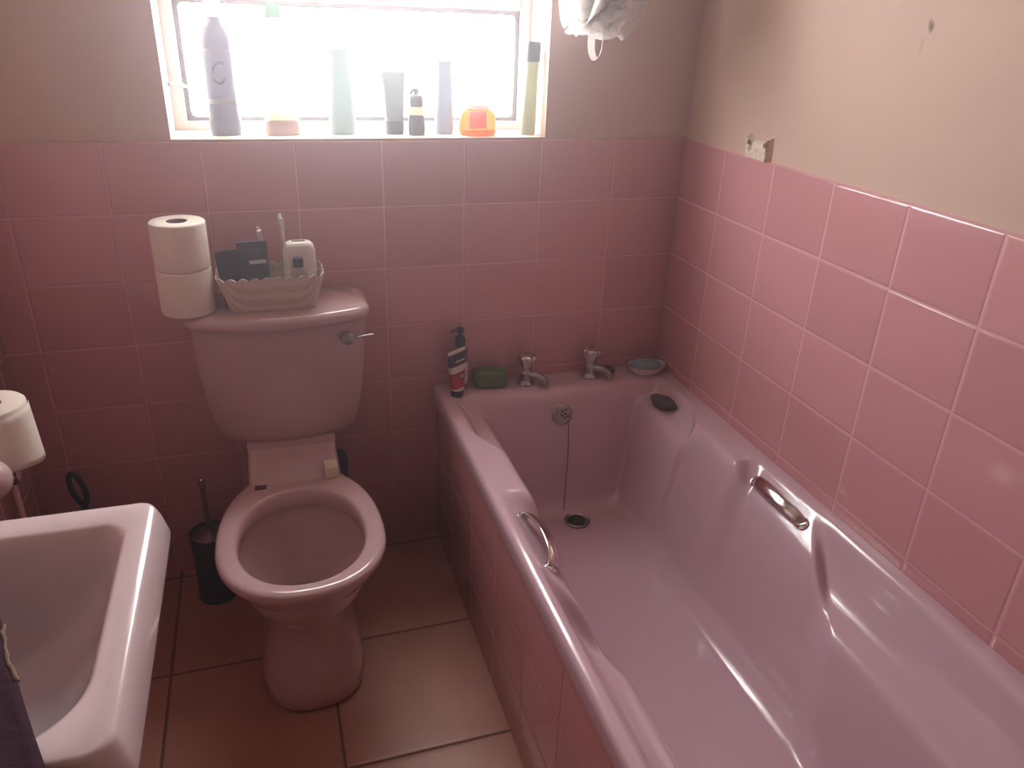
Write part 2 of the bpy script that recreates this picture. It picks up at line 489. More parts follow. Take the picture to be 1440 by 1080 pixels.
# tiled panel under the tub's edge
pan = box('bath_surround', (-0.676, BY1 + .004, 0.0), (-0.640, -0.001, 0.4515), m_tile_panel, None, 0.002, 2)
tag(pan, 'pink tiled panel closing the side of the bathtub down to the floor', 'bath surround')

# ------------------------------------------------------------------ toilet
TX = -1.070
wc = thing('toilet', 'pink-white close-coupled toilet without a seat, below the window', 'toilet', (TX, -0.42, 0))
woff = Matrix.Translation(-wc.location)
def wp(o): o.matrix_parent_inverse = woff; return o
def egg(hw, yf, ym, yb, z, deck=None, e=2.25, n=96):
    def inside(x, y):
        b = (ym - yf) if y < ym else (yb - ym)
        if (abs(x - TX) / hw) ** e + (abs(y - ym) / b) ** e < 1: return True
        if deck and abs(x - TX) < deck[0] and ym < y < deck[1]: return True
        return False
    return radial(inside, TX, ym, z, n)
loops = [
    egg(.108, -.575, -.42, -.22, 0.0, None, 2.6), egg(.117, -.586, -.42, -.21, .012, None, 2.6), egg(.115, -.584, -.42, -.20, .05, None, 2.5),
    egg(.104, -.568, -.42, -.19, .09, None, 2.4), egg(.092, -.548, -.415, -.17, .13, None, 2.3), egg(.086, -.536, -.415, -.16, .17, None, 2.2), egg(.087, -.538, -.415, -.15, .205, None, 2.2),
    egg(.098, -.556, -.42, -.14, .24, None, 2.2), egg(.116, -.585, -.435, -.13, .275, None, 2.2), egg(.136, -.617, -.45, -.13, .310, None, 2.2), egg(.154, -.645, -.465, -.14, .343, None, 2.2),
    egg(.167, -.663, -.475, -.14, .372, (.100, -.10)), egg(.174, -.674, -.48, -.20, .388, (.106, -.10)), egg(.1735, -.673, -.48, -.20, .397, (.106, -.10)),
    egg(.168, -.667, -.48, -.21, .403, (.104, -.103)), egg(.160, -.660, -.48, -.22, .4045, (.10, -.108)),
    egg(.138, -.643, -.478, -.295, .4045, None, 2.15), egg(.132, -.637, -.478, -.302, .400, None, 2.15), egg(.129, -.633, -.478, -.306, .388, None, 2.15),
    egg(.129, -.633, -.478, -.306, .362, None, 2.15), egg(.140, -.644, -.478, -.294, .3535, None, 2.15),
    egg(.144, -.640, -.478, -.290, .338, None, 2.1), egg(.130, -.628, -.475, -.305, .30, None, 2.1), egg(.108, -.60, -.47, -.325, .26, None, 2.1),
    egg(.082, -.565, -.455, -.345, .222, None, 2.0), egg(.060, -.535, -.45, -.37, .192, None, 2.0), egg(.040, -.50, -.45, -.39, .172, None, 2.0),
]
V, F = loft(loops)
wp(sharp(mesh('pan', V, F, m_china, wc), 80))
wp(mesh('water', egg(.0605, -.5355, -.45, -.3695, .1925, None, 2.0), [tuple(range(96))], clear('water surface', (.92, .88, .88), .03), wc, False))
# riser between the pan's deck and the cistern
def slab(hw, yf, z, yb=-.10, e=9, n=72):
    return sup(TX, (yf + yb) / 2, z, hw, (yb - yf) / 2, e, n)
V, F = loft([slab(.106, -.275, .396), slab(.106, -.266, .406), slab(.105, -.245, .416), slab(.104, -.222, .432), slab(.103, -.205, .452), slab(.103, -.20, .462)])
wp(sharp(mesh('cistern_shelf', V, F, m_china, wc), 60))
# cistern: bow-fronted tank tapering to a narrower bottom
def tank(hw, d, bow, z, cx=TX, yb=-.004, n=96, e=10):
    def inside(x, y):
        u = (x - cx) / hw
        if abs(u) >= 1: return False
        yc = yb - d / 2
        hd = d / 2 + (bow * (1 - u * u) if y < yc else 0)
        return abs(u) ** e + (abs(y - yc) / hd) ** e < 1
    return radial(inside, cx, yb - d / 2, z, n)
ck = [(.150, .118, .030, .455), (.158, .128, .034, .462), (.166, .134, .036, .485), (.175, .138, .038, .52), (.185, .142, .040, .58), (.191, .145, .041, .64), (.195, .147, .042, .71), (.197, .148, .042, .757)]
V, F = loft([tank(a, b, c, z) for a, b, c, z in ck])
wp(sharp(mesh('cistern', V, F, m_china, wc), 50))
V, F = loft([tank(.199, .150, .044, .758), tank(.206, .157, .046, .761), tank(.2075, .159, .047, .770), tank(.206, .157, .046, .782), tank(.199, .150, .044, .789), tank(.18, .135, .04, .7915)])
wp(sharp(mesh('cistern_lid', V, F, m_china, wc), 60))
def front_y(x): u = (x - TX) / .195; return -.004 - .147 - .042 * (1 - u * u)
lx = -.925; ly = front_y(lx); lz = .7215
lv = wp(disc_on('flush_lever', Vector((lx, ly + .004, lz)), (0.12, -1, 0.05), [(.001, -.004), (.009, -.004), (.009, .010), (.0155, .013), (.0165, .019), (.0145, .026), (.008, .030), (.0005, .031)], m_oldchrome, wc, 24))
tube('lever_arm', bez([(lx + .008, ly - .016, lz + .002), (lx + .025, ly - .020, lz + .004), (lx + .045, ly - .019, lz + .006), (lx + .062, ly - .017, lz + .007)], 5), [.0035] * 5 + [.0042] * 6 + [.005] * 4 + [.004], m_oldchrome, lv, 10, .6)
hb = wp(box('hinge_block', (-1.002, -.272, .4045), (-.972, -.236, .436), plain('aged white nylon', (.80, .71, .55), .5), wc, .003))
hm = wp(box('hinge_hole', (-1.162, -.283, .4038), (-1.136, -.262, .4058), plain('rust stain', (.10, .04, .045), .8), wc, .0008, 2))
hm['label'] = 'dark stained hinge hole'
wpipe = wp(tube('waste_pipe', bez([(-1.0, -.165, .23), (-.985, -.13, .265), (-.965, -.085, .295), (-.958, -.045, .30), (-.956, -.004, .30)], 6), .030, m_navy, wc, 20))

# ------------------------------------------------------------------ things on the cistern
def roll(name, label, x, y, z, r, h, group=None):
    o = thing(name, label, 'toilet roll', (x, y, z), group)
    V, F = loft([circ(0, 0, .002, .021, 40), circ(0, 0, 0, r - .003, 40), circ(0, 0, .002, r - .0006, 40), circ(0, 0, .006, r, 40), circ(0, 0, h - .006, r, 40), circ(0, 0, h - .002, r - .0006, 40),
                 circ(0, 0, h, r - .003, 40), circ(0, 0, h - .0005, .0215, 40)], False, False)
    sharp(mesh('paper_roll', V, F, m_paper, o), 50)
    V, F = loft([circ(0, 0, .001, .0215, 32), circ(0, 0, h - .0015, .0215, 32), circ(0, 0, h - .0015, .0200, 32), circ(0, 0, .001, .0200, 32), circ(0, 0, .001, .0215, 32)], False, False)
    mesh('core', V, F, m_card, o)
    return o
LIDZ = .7917
roll('toilet_roll', 'cream toilet roll at the bottom of the two stacked on the cistern lid', -1.259, -.118, LIDZ, .0575, .101, 'toilet rolls stacked on the cistern')
roll('toilet_roll', 'cream toilet roll on top of the two stacked on the cistern lid', -1.2585, -.119, LIDZ + .1015, .057, .101, 'toilet rolls stacked on the cistern')

# basket with a scalloped rim
m_basket, nt, b = newmat('beige basket plastic')
tc = N(nt, 'ShaderNodeTexCoord'); mp = N(nt, 'ShaderNodeMapping'); mp.inputs['Rotation'].default_value = (0, 0.785, 0.0)
nt.links.new(tc.outputs['Object'], mp.inputs[0])
ckr = N(nt, 'ShaderNodeTexVoronoi'); ckr.inputs['Scale'].default_value = 210; ckr.inputs['Randomness'].default_value = 0.15
nt.links.new(mp.outputs[0], ckr.inputs['Vector'])
mr = N(nt, 'ShaderNodeMapRange'); mr.inputs['From Min'].default_value = .25; mr.inputs['From Max'].default_value = .5
nt.links.new(ckr.outputs['Distance'], mr.inputs['Value'])
nt.links.new(mixc(nt, mr.outputs[0], (.42, .33, .28), (.68, .58, .50)), b.inputs['Base Color'])
bpn = N(nt, 'ShaderNodeBump'); bpn.inputs['Strength'].default_value = .6; bpn.inputs['Distance'].default_value = .002
nt.links.new(mr.outputs[0], bpn.inputs['Height']); nt.links.new(bpn.outputs[0], b.inputs['Normal'])
b.inputs['Roughness'].default_value = .6
bk = thing('basket', 'beige woven-look plastic basket with scalloped rim on the cistern lid', 'basket', (-1.079, -.108, LIDZ))
def bl(ax, ay, z, e=6, n=176): return sup(0, 0, z, ax, ay, e, n)
Lb = [bl(.090, .048, .0015), bl(.093, .051, .000), bl(.096, .054, .006), bl(.104, .059, .036), bl(.113, .064, .066)]
def arclen_scallop(L, amp, period=.0215):
    out = []; s = 0
    for i, p in enumerate(L):
        if i: s += math.dist(p, L[i - 1])
        out.append((p[0], p[1], p[2] + amp * (abs(math.sin(PI * s / period)) ** .7)))
    return out
# points spaced evenly along the rim so the scallops read evenly; every loop uses the same spacing
def spacing(L, n=260):
    d = [0]
    for i in range(1, len(L) + 1): d.append(d[-1] + math.dist(L[i % len(L)], L[i - 1]))
    out = []; k = 0
    for i in range(n):
        t = d[-1] * i / n
        while d[k + 1] < t: k += 1
        out.append((k, (t - d[k]) / max(d[k + 1] - d[k], 1e-9)))
    return out
SPC = spacing(bl(.1165, .0660, 0))
def respace(L): return [tuple(L[k][q] + (L[(k + 1) % len(L)][q] - L[k][q]) * f for q in range(3)) for k, f in SPC]
Lb = [respace(L) for L in Lb]
Lb.append(arclen_scallop(respace(bl(.1165, .0660, .0745)), .0085, .0258))
ins = [[(x * .982, y * .968, z) for x, y, z in L] for L in Lb[::-1]]
ins[-1] = [(x, y, z + .003) for x, y, z in ins[-1]]
V, F = loft(Lb[1:] + ins[:-2] + [[(x, y, .003) for x, y, z in ins[-3]]])
sharp(mesh('basket_body', V, F, m_basket, bk), 60)
bkz = LIDZ + .0038

m_bluebox = plain('dark blue card', (.030, .040, .075), .45)
m_white = plain('white plastic', (.80, .76, .72), .35)
m_pale = plain('pale print', (.62, .60, .60), .5)
def rotate_parts(o, rz=0, rx=0, ry=0): o.rotation_euler = (rx, ry, rz)
def pouch(name, label, loc, w, h, t, rz, rx, ry, mat, stripe):
    o = thing(name, label, 'pouch', loc)
    L = []
    for k in range(9):
        f = k / 8
        th = t * (1 - .75 * f ** 2)
        L.append(sup(0, 0, h * f, w / 2 * (.94 + .06 * f), th / 2, 5, 40))
    V, F = loft(L)
    sharp(mesh('pouch_body', V, F, mat, o), 50)
    if stripe:
        box('label_strip', (-.010, -t / 2 * .634 - .0012, h * .70 - .004), (.026, -t / 2 * .634 + .001, h * .70 + .004), m_pale, o)
        for q in range(3):
            box('print_line', (-.014 + .004 * q, -t / 2 * .50 - .0014 + .0008 * q, h * .78 + .007 * q), (.018, -t / 2 * .5 + .0012 + .0008 * q, h * .78 + .007 * q + .0030), plain('faint print', (.09, .10, .14), .5), o)
    rotate_parts(o, rz, rx, ry)
    return o
pouch('toiletry_pouch', 'dark blue flat pouch with a pale label strip standing in the basket', (-1.108, -.122, bkz), .064, .148, .026, .03, .0, -.035, m_bluebox, True)
pouch('toiletry_pouch', 'shorter plain dark pouch left of the labelled blue pouch in the basket', (-1.158, -.112, bkz), .052, .128, .022, .08, 0, -.08, plain('dark purple card', (.040, .034, .060), .5), False)

mug = thing('toothbrush_mug', 'white rounded mug with a slot in its top standing in the basket', 'mug', (-1.012, -.093, bkz))
V, F = loft([sup(0, 0, z, a, a * .62, 3.0, 48) for a, z in ((.030, 0), (.034, .003), (.036, .03), (.0365, .09), (.036, .115), (.033, .128), (.027, .135), (.020, .1375), (.0155, .1375), (.015, .125), (.015, .09))], True, True)
sharp(mesh('mug_body', V, F, m_white, mug), 60)
V, F = loft([sup(0, 0, .1285, .0153, .0096, 3, 32), sup(0, 0, .1300, .0150, .0093, 3, 32)])
mesh('slot', V, F, plain('dark slot', (.10, .08, .08), .8), mug)
def brush(name, label, a, b, col):
    a, b = Vector(a), Vector(b)
    o = thing(name, label, 'toothbrush', a)
    d = (b - a)
    pts = [d * t for t in (0, .2, .4, .55, .68, .74, .80, .88, .96, 1.0)]
    h = tube('handle', pts, [.0042, .0050, .0048, .0038, .0026, .0026, .0040, .0048, .0046, .0030], col, o, 12, .65, (0, 1, 0))
    t = d.normalized(); c = d * .885
    nrm = Vector((0.25, -1, .1)); nrm = (nrm - t * nrm.dot(t)).normalized(); s = t.cross(nrm)
    L = []
    for k in range(2):
        q = c + nrm * (.002 + .010 * k)
        L.append([q + s * (.0045 * u) + t * (.0125 * v) for u, v in ((-1, -1), (1, -1), (1, 1), (-1, 1))])
    V, F = loft(L)
    mesh('bristles', V, F, m_pale, o, False)
    return o
brush('toothbrush', 'white toothbrush standing up beside the slotted mug in the basket', (-1.032, -.128, bkz + .004), (-1.048, -.100, .9985), m_white)
brush('toothbrush', 'thin pale toothbrush tip showing behind the labelled blue pouch', (-1.078, -.075, bkz + .004), (-1.097, -.090, .968), plain('pale pink plastic', (.74, .62, .60), .4))
sb = thing('bottle', 'small clear bottle with dark cap in front of the white slotted mug', 'bottle', (-1.018, -.140, bkz))
V, F = loft([sup(0, 0, z, a, a * .5, 2.8, 40) for a, z in ((.019, 0), (.0215, .004), (.0215, .070), (.019, .082), (.0095, .090), (.0085, .092))])
mesh('bottle_body', V, F, plastic('smoky clear plastic', (.46, .37, .36), .35, .2), sb)
lathe('cap', [(.0005, .091), (.0115, .091), (.0115, .110), (.0105, .112), (.0005, .112)], m_navy, sb, n=24)

# ------------------------------------------------------------------ things on the bath's back ledge
def tap(label, x, y, rz):
    o = thing('pillar_tap', label, 'tap', (x, y, RZ - .001), 'chrome bath taps')
    lathe('base', [(.001, 0), (.026, 0), (.0265, .004), (.023, .009), (.017, .013), (.0155, .030), (.0165, .034), (.012, .040), (.009, .043), (.0005, .043)], m_oldchrome, o, n=32)
    tube('spout', bez([(0, -.006, .026), (0, -.024, .030), (0, -.044, .0265), (0, -.056, .018), (0, -.058, .008)], 5), [.0115] * 5 + [.0105] * 5 + [.0098] * 5 + [.0095] * 5 + [.0095], m_oldchrome, o, 16)
    # fluted clear-and-chrome head
    n = 64; L = []
    for r, z, k in ((.010, .043, 0), (.0125, .046, .02), (.0150, .056, .05), (.0185, .068, .07), (.0220, .078, .08), (.0225, .082, .07), (.020, .0855, .04), (.012, .087, 0)):
        r *= 1.15
        L.append([(r * (1 + k * math.cos(8 * 2 * PI * i / n)) * math.cos(2 * PI * i / n), r * (1 + k * math.cos(8 * 2 * PI * i / n)) * math.sin(2 * PI * i / n), z) for i in range(n)])
    V, F = loft(L)
    hd = sharp(mesh('tap_handle', V, F, m_chrome, o), 60)
    lathe('indice', [(.0005, .0868), (.0085, .0868), (.008, .0882), (.0005, .0888)], m_oldchrome, hd, n=24)
    o.rotation_euler = (0, 0, rz)
    return o
tap('chrome bath tap beside the green soap bar on the bath ledge', -.430, -.046, .80)
tap('chrome bath tap beside the small black plug on the bath ledge', -.236, -.044, .80)
tag(lathe('bath_plug', [(.0005, 0), (.0165, 0), (.0195, .004), (.0205, .010), (.019, .0135), (.008, .0145), (.0065, .019), (.0005, .0195)], m_navy, None, (-.176, -.030, RZ - .0005), 32), 'small round black plug on the bath ledge next to the taps', 'plug')

dish = thing('soap_dish', 'white oval soap dish in the far right corner of the bath', 'soap dish', (-.066, -.058, RZ - .001))
V, F = loft([circ(0, 0, z, a, 48, a * .74) for a, z in ((.030, 0), (.036, .001), (.046, .010), (.055, .022), (.058, .026), (.0575, .0275), (.0555, .0265), (.046, .014), (.036, .006), (.01, .0055))])
sharp(mesh('dish_body', V, F, m_basin, dish), 60)
m_bluesoap = plain('pale blue soap', (.26, .38, .45), .55, mottle=.12, scale=40)
V, F = loft([sup(0, 0, z, a, b_, 2.8, 48) for a, b_, z in ((.030, .017, 0), (.038, .024, .003), (.0425, .0285, .010), (.0425, .0285, .015), (.038, .025, .020), (.026, .015, .0225))])
bs = mesh('soap_bar', V, F, m_bluesoap); bs.location = (-.066, -.055, RZ + .0125)
tag(bs, 'pale blue soap bar lying in the white oval dish', 'soap')

# rough dark stone on the right soap shelf
bm = bmesh.new(); bmesh.ops.create_icosphere(bm, subdivisions=5, radius=1)
for v in bm.verts:
    n1 = noise.noise(v.co * 1.7 + Vector((3, 1, 2))) * .22 + noise.noise(v.co * 6) * .07 + noise.noise(v.co * 16) * .035
    v.co *= 1 + n1
    v.co = Vector((v.co.x * .025, v.co.y * .043, v.co.z * .016))
me = bpy.data.meshes.new('pumice_stone'); bm.to_mesh(me); bm.free()
ps = link('pumice_stone', me, plain('dark pumice', (.10, .065, .075), .9, mottle=.5, scale=120, bump=.8))
ps.location = (-.082, -.203, bz(-.082, -.203) + .0175); ps.rotation_euler = (0, .05, .35)
tag(ps, 'rough dark pumice stone on the corner shelf of the bath below the soap dish', 'pumice stone')

# green soap
gs = box('soap_bar', (-.044, -.027, 0), (.044, .027, .050), plain('olive green soap', (.10, .17, .045), .6, mottle=.18, scale=50, bump=.25), None, .013, 5)
gs.location = (-.531, -.040, RZ - .0005); gs.rotation_euler = (0, 0, -.18)
tag(gs, 'chunky green soap bar on the bath ledge beside the red tube', 'soap')

# pump bottle and tube
pb = thing('pump_bottle', 'slim pump bottle with black pump behind the red tube', 'pump bottle', (-.615, -.031, RZ - .001))
lathe('bottle_body', [(.0005, 0), (.0195, 0), (.021, .003), (.021, .108), (.018, .118), (.010, .124), (.0005, .124)], plain('wine and white bottle', (.16, .07, .11), .35), pb, n=32)
lathe('label', [(.0213, .018), (.0213, .080)], m_pale, pb, n=32, cap0=False, cap1=False)
pm = lathe('pump', [(.0005, .122), (.0145, .122), (.0145, .142), (.011, .148), (.006, .152), (.006, .160), (.0105, .163), (.0105, .172), (.007, .175), (.0005, .175)], m_navy, pb, n=24)
tube('nozzle', bez([(0, 0, .169), (-.016, -.008, .172), (-.026, -.013, .169)], 5), .0042, m_navy, pm, 10)

tb = thing('cosmetic_tube', 'red, white and black tube standing on its cap at the bath corner', 'tube', (-.634, -.078, RZ - .001))
m_tube, nt, b = newmat('banded tube print')
tc = N(nt, 'ShaderNodeTexCoord'); sp = N(nt, 'ShaderNodeSeparateXYZ'); nt.links.new(tc.outputs['Object'], sp.inputs[0])
zt_ = M_(nt, 'ADD', sp.outputs[2], M_(nt, 'MULTIPLY', sp.outputs[0], -.22))
cr = N(nt, 'ShaderNodeValToRGB'); cr.color_ramp.interpolation = 'CONSTANT'
els = [(0, (.72, .62, .60)), (.20, (.42, .015, .04)), (.53, (.72, .64, .60)), (.66, (.035, .022, .055)), (.90, (.74, .66, .62))]
while len(cr.color_ramp.elements) < len(els): cr.color_ramp.elements.new(.5)
for e_, (p_, c_) in zip(cr.color_ramp.elements, els): e_.position = p_; e_.color = (*c_, 1)
nt.links.new(M_(nt, 'DIVIDE', zt_, .138), cr.inputs[0]); nt.links.new(cr.outputs[0], b.inputs['Base Color'])
b.inputs['Roughness'].default_value = .35
L = []
for k in range(13):
    f = k / 12
    L.append(sup(0, 0, .020 + .113 * f, .0185 + .0075 * f, .0165 * (1 - f ** 1.6) + .0013, 2.2 + 1.5 * f, 48))
V, F = loft(L)
V = [(x, y, z + max(0, (z - .09) / .043) * x * .22) for x, y, z in V]
tbody = sharp(mesh('tube_body', V, F, m_tube, tb), 60)
lathe('cap', [(.0005, 0), (.0165, 0), (.0175, .002), (.0178, .019), (.0165, .021), (.0005, .021)], m_navy, tb, n=32, sy=.95)
V, F = loft([circ(.004, 0, 0, .0085, 24), circ(.004, 0, .0012, .0082, 24)])
em = mesh('emblem', V, F, plain('grey emblem', (.10, .09, .09), .5), tb)
em.data.transform(Matrix.Translation((.001, -.0150, .0625)) @ Matrix.Rotation(PI / 2 - .12, 4, 'X'))
for q in range(3):
    bb = box('emblem_mark', (.002 + .0032 * q, -.0172, .0585 + .001 * (q % 2)), (.0038 + .0032 * q, -.0155, .0675 - .001 * (q % 2)), m_pale, em)
for q in range(6):   # a small line of illegible pale lettering
    x = -.009 + .0045 * q
    box('print_mark', (x, -.0142 + .0022, .1005 + .0010 * q), (x + .003, -.0105, .1050 + .0010 * q + .001 * (q % 2)), m_pale, tbody)
tb.rotation_euler = (0, -.02, .22)

# ------------------------------------------------------------------ bottles on the window sill
SZ = WZ0 + .0022
def bottle(name, label, cat, x, y, parts, rz=0.0, ry=0.0):
    """parts: (part name, [(half width, half depth ratio, z, exponent)], material)"""
    o = thing(name, label, cat, (x, y, SZ), 'toiletries on the window sill')
    for nm, pr, mat in parts:
        V, F = loft([sup(0, 0, z, a, a * k, e, 48) for a, k, z, e in pr])
        sharp(mesh(nm, V, F, mat, o), 50)
    o.rotation_euler = (0, ry, rz)
    return o
p_can = plastic('blue grey bottle plastic', (.30, .33, .40), .32)
p_base = plastic('violet base plastic', (.26, .24, .36), .25)
b1 = bottle('bottle', 'tall slate-blue bottle with a swirl label, first from the left on the sill', 'bottle', -1.143, .076, [
    ('bottle_body', [(.026, .7, .001, 3), (.032, .7, .0, 3), (.0335, .7, .006, 3), (.0345, .7, .036, 3), (.032, .7, .041, 3), (.0315, .7, .10, 3), (.0315, .7, .185, 3), (.030, .7, .205, 3), (.024, .72, .222, 2.6), (.0145, .9, .236, 2.2), (.0135, 1, .245, 2)], p_can),
    ('cap', [(.0165, 1, .2455, 2), (.0175, 1, .248, 2), (.0175, 1, .272, 2), (.015, 1, .278, 2)], plastic('white cap plastic', (.80, .76, .76), .5))])
m_lab = plastic('pale label', (.58, .62, .60), .4)
for (z0, z1) in ((.176, .181), (.068, .078)):
    V, F = loft([sup(0, 0, z0, .0322, .0322 * .7, 3, 48), sup(0, 0, z1, .0322, .0322 * .7, 3, 48)], False, False)
    mesh('label_band', V, F, m_lab, b1)
sw = [(.021 * math.cos(t) * (1 - .09 * t), -.0232 + .0035 * abs(math.cos(t)) ** 3, .128 + .030 * math.sin(t) * (1 - .09 * t)) for t in [k * .25 for k in range(4, 26)]]
tube('swirl_mark', sw, .0026, plastic('slate print', (.22, .27, .31), .3), b1, 8, .5, (0, 1, 0))

p_yel = plastic('pale yellow plastic', (.86, .80, .52), .50)
bottle('bottle', 'pale yellow tapering bottle standing on a broad pinkish cap on the sill', 'bottle', -1.019, .076, [
    ('cap', [(.034, .72, .001, 3), (.037, .72, 0, 3), (.041, .72, .006, 3), (.0405, .72, .030, 3), (.037, .72, .034, 3)], plastic('mauve cap plastic', (.56, .46, .46), .4)),
    ('bottle_body', [(.034, .7, .0342, 3), (.0345, .7, .040, 3), (.030, .68, .065, 2.8), (.024, .66, .11, 2.6), (.0195, .62, .17, 2.6), (.0175, .5, .225, 2.6), (.0175, .30, .246, 3)], p_yel),
    ('end_fold', [(.0178, .28, .2462, 3), (.0170, .22, .262, 3), (.011, .2, .276, 3)], plastic('pale green plastic', (.28, .46, .38), .35))], 0.15)

p_teal = plastic('grey teal plastic', (.36, .46, .45), .36)
bottle('bottle', 'tall grey-green bottle with a square shoulder, between the yellow bottle and dark tube', 'bottle', -.880, .078, [
    ('bottle_body', [(.025, .7, .001, 3), (.029, .7, 0, 3), (.0315, .7, .008, 3), (.0315, .7, .034, 3), (.030, .7, .038, 3), (.028, .7, .09, 3), (.0245, .7, .165, 3), (.0235, .7, .186, 3.5)], p_teal),
    ('cap', [(.0232, .72, .1865, 3.5), (.0242, .72, .189, 3.5), (.0232, .72, .226, 3.5), (.021, .72, .231, 3.5)], plastic('pale teal plastic', (.42, .60, .60), .48))])
bottle('cosmetic_tube', 'short dark grey-green tube standing on its cap, left of the tiny pump bottle', 'tube', -.757, .074, [
    ('cap', [(.019, .8, .001, 3), (.0205, .8, 0, 3), (.0225, .8, .004, 3), (.0225, .8, .030, 3)], plastic('dark teal cap', (.16, .20, .22), .3)),
    ('tube_body', [(.0215, .8, .0305, 3), (.0225, .8, .036, 3), (.0245, .7, .07, 3), (.0265, .4, .11, 3), (.0280, .12, .133, 4), (.0282, .07, .140, 4)], plastic('grey green tube plastic', (.28, .35, .35), .34))])
b5 = bottle('pump_bottle', 'tiny dark pump bottle with cream neck band, beside the short dark tube', 'pump bottle', -.706, .055, [
    ('bottle_body', [(.0175, .8, .001, 3), (.019, .8, 0, 3), (.0195, .8, .004, 3), (.0195, .8, .040, 3), (.017, .8, .046, 3)], plastic('dark slate plastic', (.16, .20, .22), .3)),
    ('neck_band', [(.0165, .85, .0462, 2.5), (.0175, .85, .048, 2.5), (.0172, .85, .062, 2.5), (.0155, .85, .065, 2.5)], plastic('cream plastic', (.74, .70, .56), .5)),
    ('pump', [(.0150, .9, .0652, 2.2), (.0160, .9, .068, 2.2), (.0155, .9, .087, 2.2), (.012, .9, .091, 2.2), (.006, 1, .093, 2), (.006, 1, .1055, 2)], plastic('dark pump plastic', (.20, .25, .28), .35))])
tube('nozzle', [(-.015, 0, .093), (-.007, 0, .1025), (.0, 0, .103)], .0035, plastic('dark nozzle plastic', (.20, .25, .28), .35), b5, 8)
bottle('bottle', 'tall slim blue-grey bottle between the tiny pump bottle and the orange jar', 'bottle', -.634, .076, [
    ('bottle_body', [(.019, .75, .001, 3), (.021, .75, 0, 3), (.0225, .75, .006, 3), (.0225, .75, .05, 3), (.0205, .75, .10, 3), (.0185, .75, .15, 3), (.018, .75, .165, 3)], plastic('blue grey slim plastic', (.34, .40, .45), .36)),
    ('cap', [(.0178, .76, .1655, 3), (.0185, .76, .168, 3), (.0188, .76, .207, 3), (.0165, .76, .212, 3)], plastic('pale aqua cap', (.40, .56, .60), .46))])
p_or = plastic('orange clear plastic', (.95, .40, .08), .85, .15)
jar = bottle('jar', 'squat translucent orange jar with a pink label on the sill', 'jar', -.553, .056, [
    ('jar_body', [(.036, .72, .001, 3), (.040, .72, 0, 3), (.0435, .72, .006, 3), (.0435, .72, .046, 3), (.038, .72, .056, 3), (.029, .72, .060, 3)], p_or),
    ('jelly', [(.042, .74, .0022, 3), (.0445, .74, .004, 3), (.0442, .74, .013, 3), (.040, .74, .0145, 3)], plastic('yellow jelly', (1.0, .78, .05), .95, .1)),
    ('lid', [(.026, .8, .0605, 3), (.028, .8, .062, 3), (.028, .8, .070, 3), (.025, .8, .072, 3)], plastic('pink lid', (.80, .55, .50), .6))])
box('label', (-.030, -.0335, .018), (.014, -.0318, .058), plastic('pink label film', (.85, .50, .46), .7), jar, .0006, 1)
bottle('bottle', 'slim olive-green bottle with dark cap at the right end of the sill', 'bottle', -.424, .052, [
    ('bottle_body', [(.0165, .75, .001, 3), (.018, .75, 0, 3), (.0195, .75, .006, 3), (.0185, .75, .06, 3), (.0165, .75, .12, 3), (.0165, .75, .170, 3)], plastic('olive green plastic', (.46, .49, .36), .40)),
    ('cap', [(.0165, .76, .1705, 3), (.0180, .76, .173, 3), (.0182, .76, .212, 3), (.016, .76, .216, 3)], plastic('dark cap plastic', (.14, .20, .23), .25))], 0.0, .035)

# ------------------------------------------------------------------ bath pouf hanging right of the window
m_net, nt, b = newmat('white net')
b.inputs['Base Color'].default_value = (.86, .84, .82, 1); b.inputs['Roughness'].default_value = .8
tc = N(nt, 'ShaderNodeTexCoord'); vo = N(nt, 'ShaderNodeTexVoronoi'); vo.inputs['Scale'].default_value = 320
nt.links.new(tc.outputs['Object'], vo.inputs['Vector'])
tl = N(nt, 'ShaderNodeBsdfTranslucent'); tl.inputs[0].default_value = (.88, .86, .84, 1)
tp = N(nt, 'ShaderNodeBsdfTransparent')
mx = N(nt, 'ShaderNodeMixShader'); mx.inputs[0].default_value = .58
nt.links.new(b.outputs[0], mx.inputs[1]); nt.links.new(tl.outputs[0], mx.inputs[2])
mx2 = N(nt, 'ShaderNodeMixShader')
mr = N(nt, 'ShaderNodeMapRange'); mr.inputs['From Min'].default_value = .0; mr.inputs['From Max'].default_value = .6; mr.inputs['To Min'].default_value = .25; mr.inputs['To Max'].default_value = .06
nt.links.new(vo.outputs['Distance'], mr.inputs['Value'])
nt.links.new(mr.outputs[0], mx2.inputs[0]); nt.links.new(mx.outputs[0], mx2.inputs[1]); nt.links.new(tp.outputs[0], mx2.inputs[2])
nt.links.new(mx2.outputs[0], nt.nodes['Material Output'].inputs['Surface'])
PC = Vector((-.312, -.105, 1.462))
pf = thing('bath_pouf', 'white ruffled net bath pouf hanging on the wall right of the window', 'bath pouf', PC)
rnd = random.Random(5)
V, F = [], []
def ruffle(axis, rad, wid, waves, amp, ph, arc=2 * PI, off=Vector((0, 0, 0)), nseg=72):
    ax = axis.normalized(); u = ax.orthogonal().normalized(); w = ax.cross(u)
    base = len(V); nr_ = 5
    for i in range(nseg + 1):
        t = arc * i / nseg
        dr = u * math.cos(t) + w * math.sin(t)
        for k in range(nr_):
            f = k / (nr_ - 1)
            r = rad * (.25 + .75 * f)
            wob = amp * f * math.sin(waves * t + ph) + .35 * amp * f * math.sin(2.3 * waves * t + 2 * ph)
            r *= 1 + .10 * math.sin(waves * .5 * t + ph)
            V.append(off + dr * r + ax * (wob + wid * (f - .5)))
    for i in range(nseg):
        for k in range(nr_ - 1):
            a = base + i * nr_ + k
            F.append((a, a + 1, a + nr_ + 1, a + nr_))
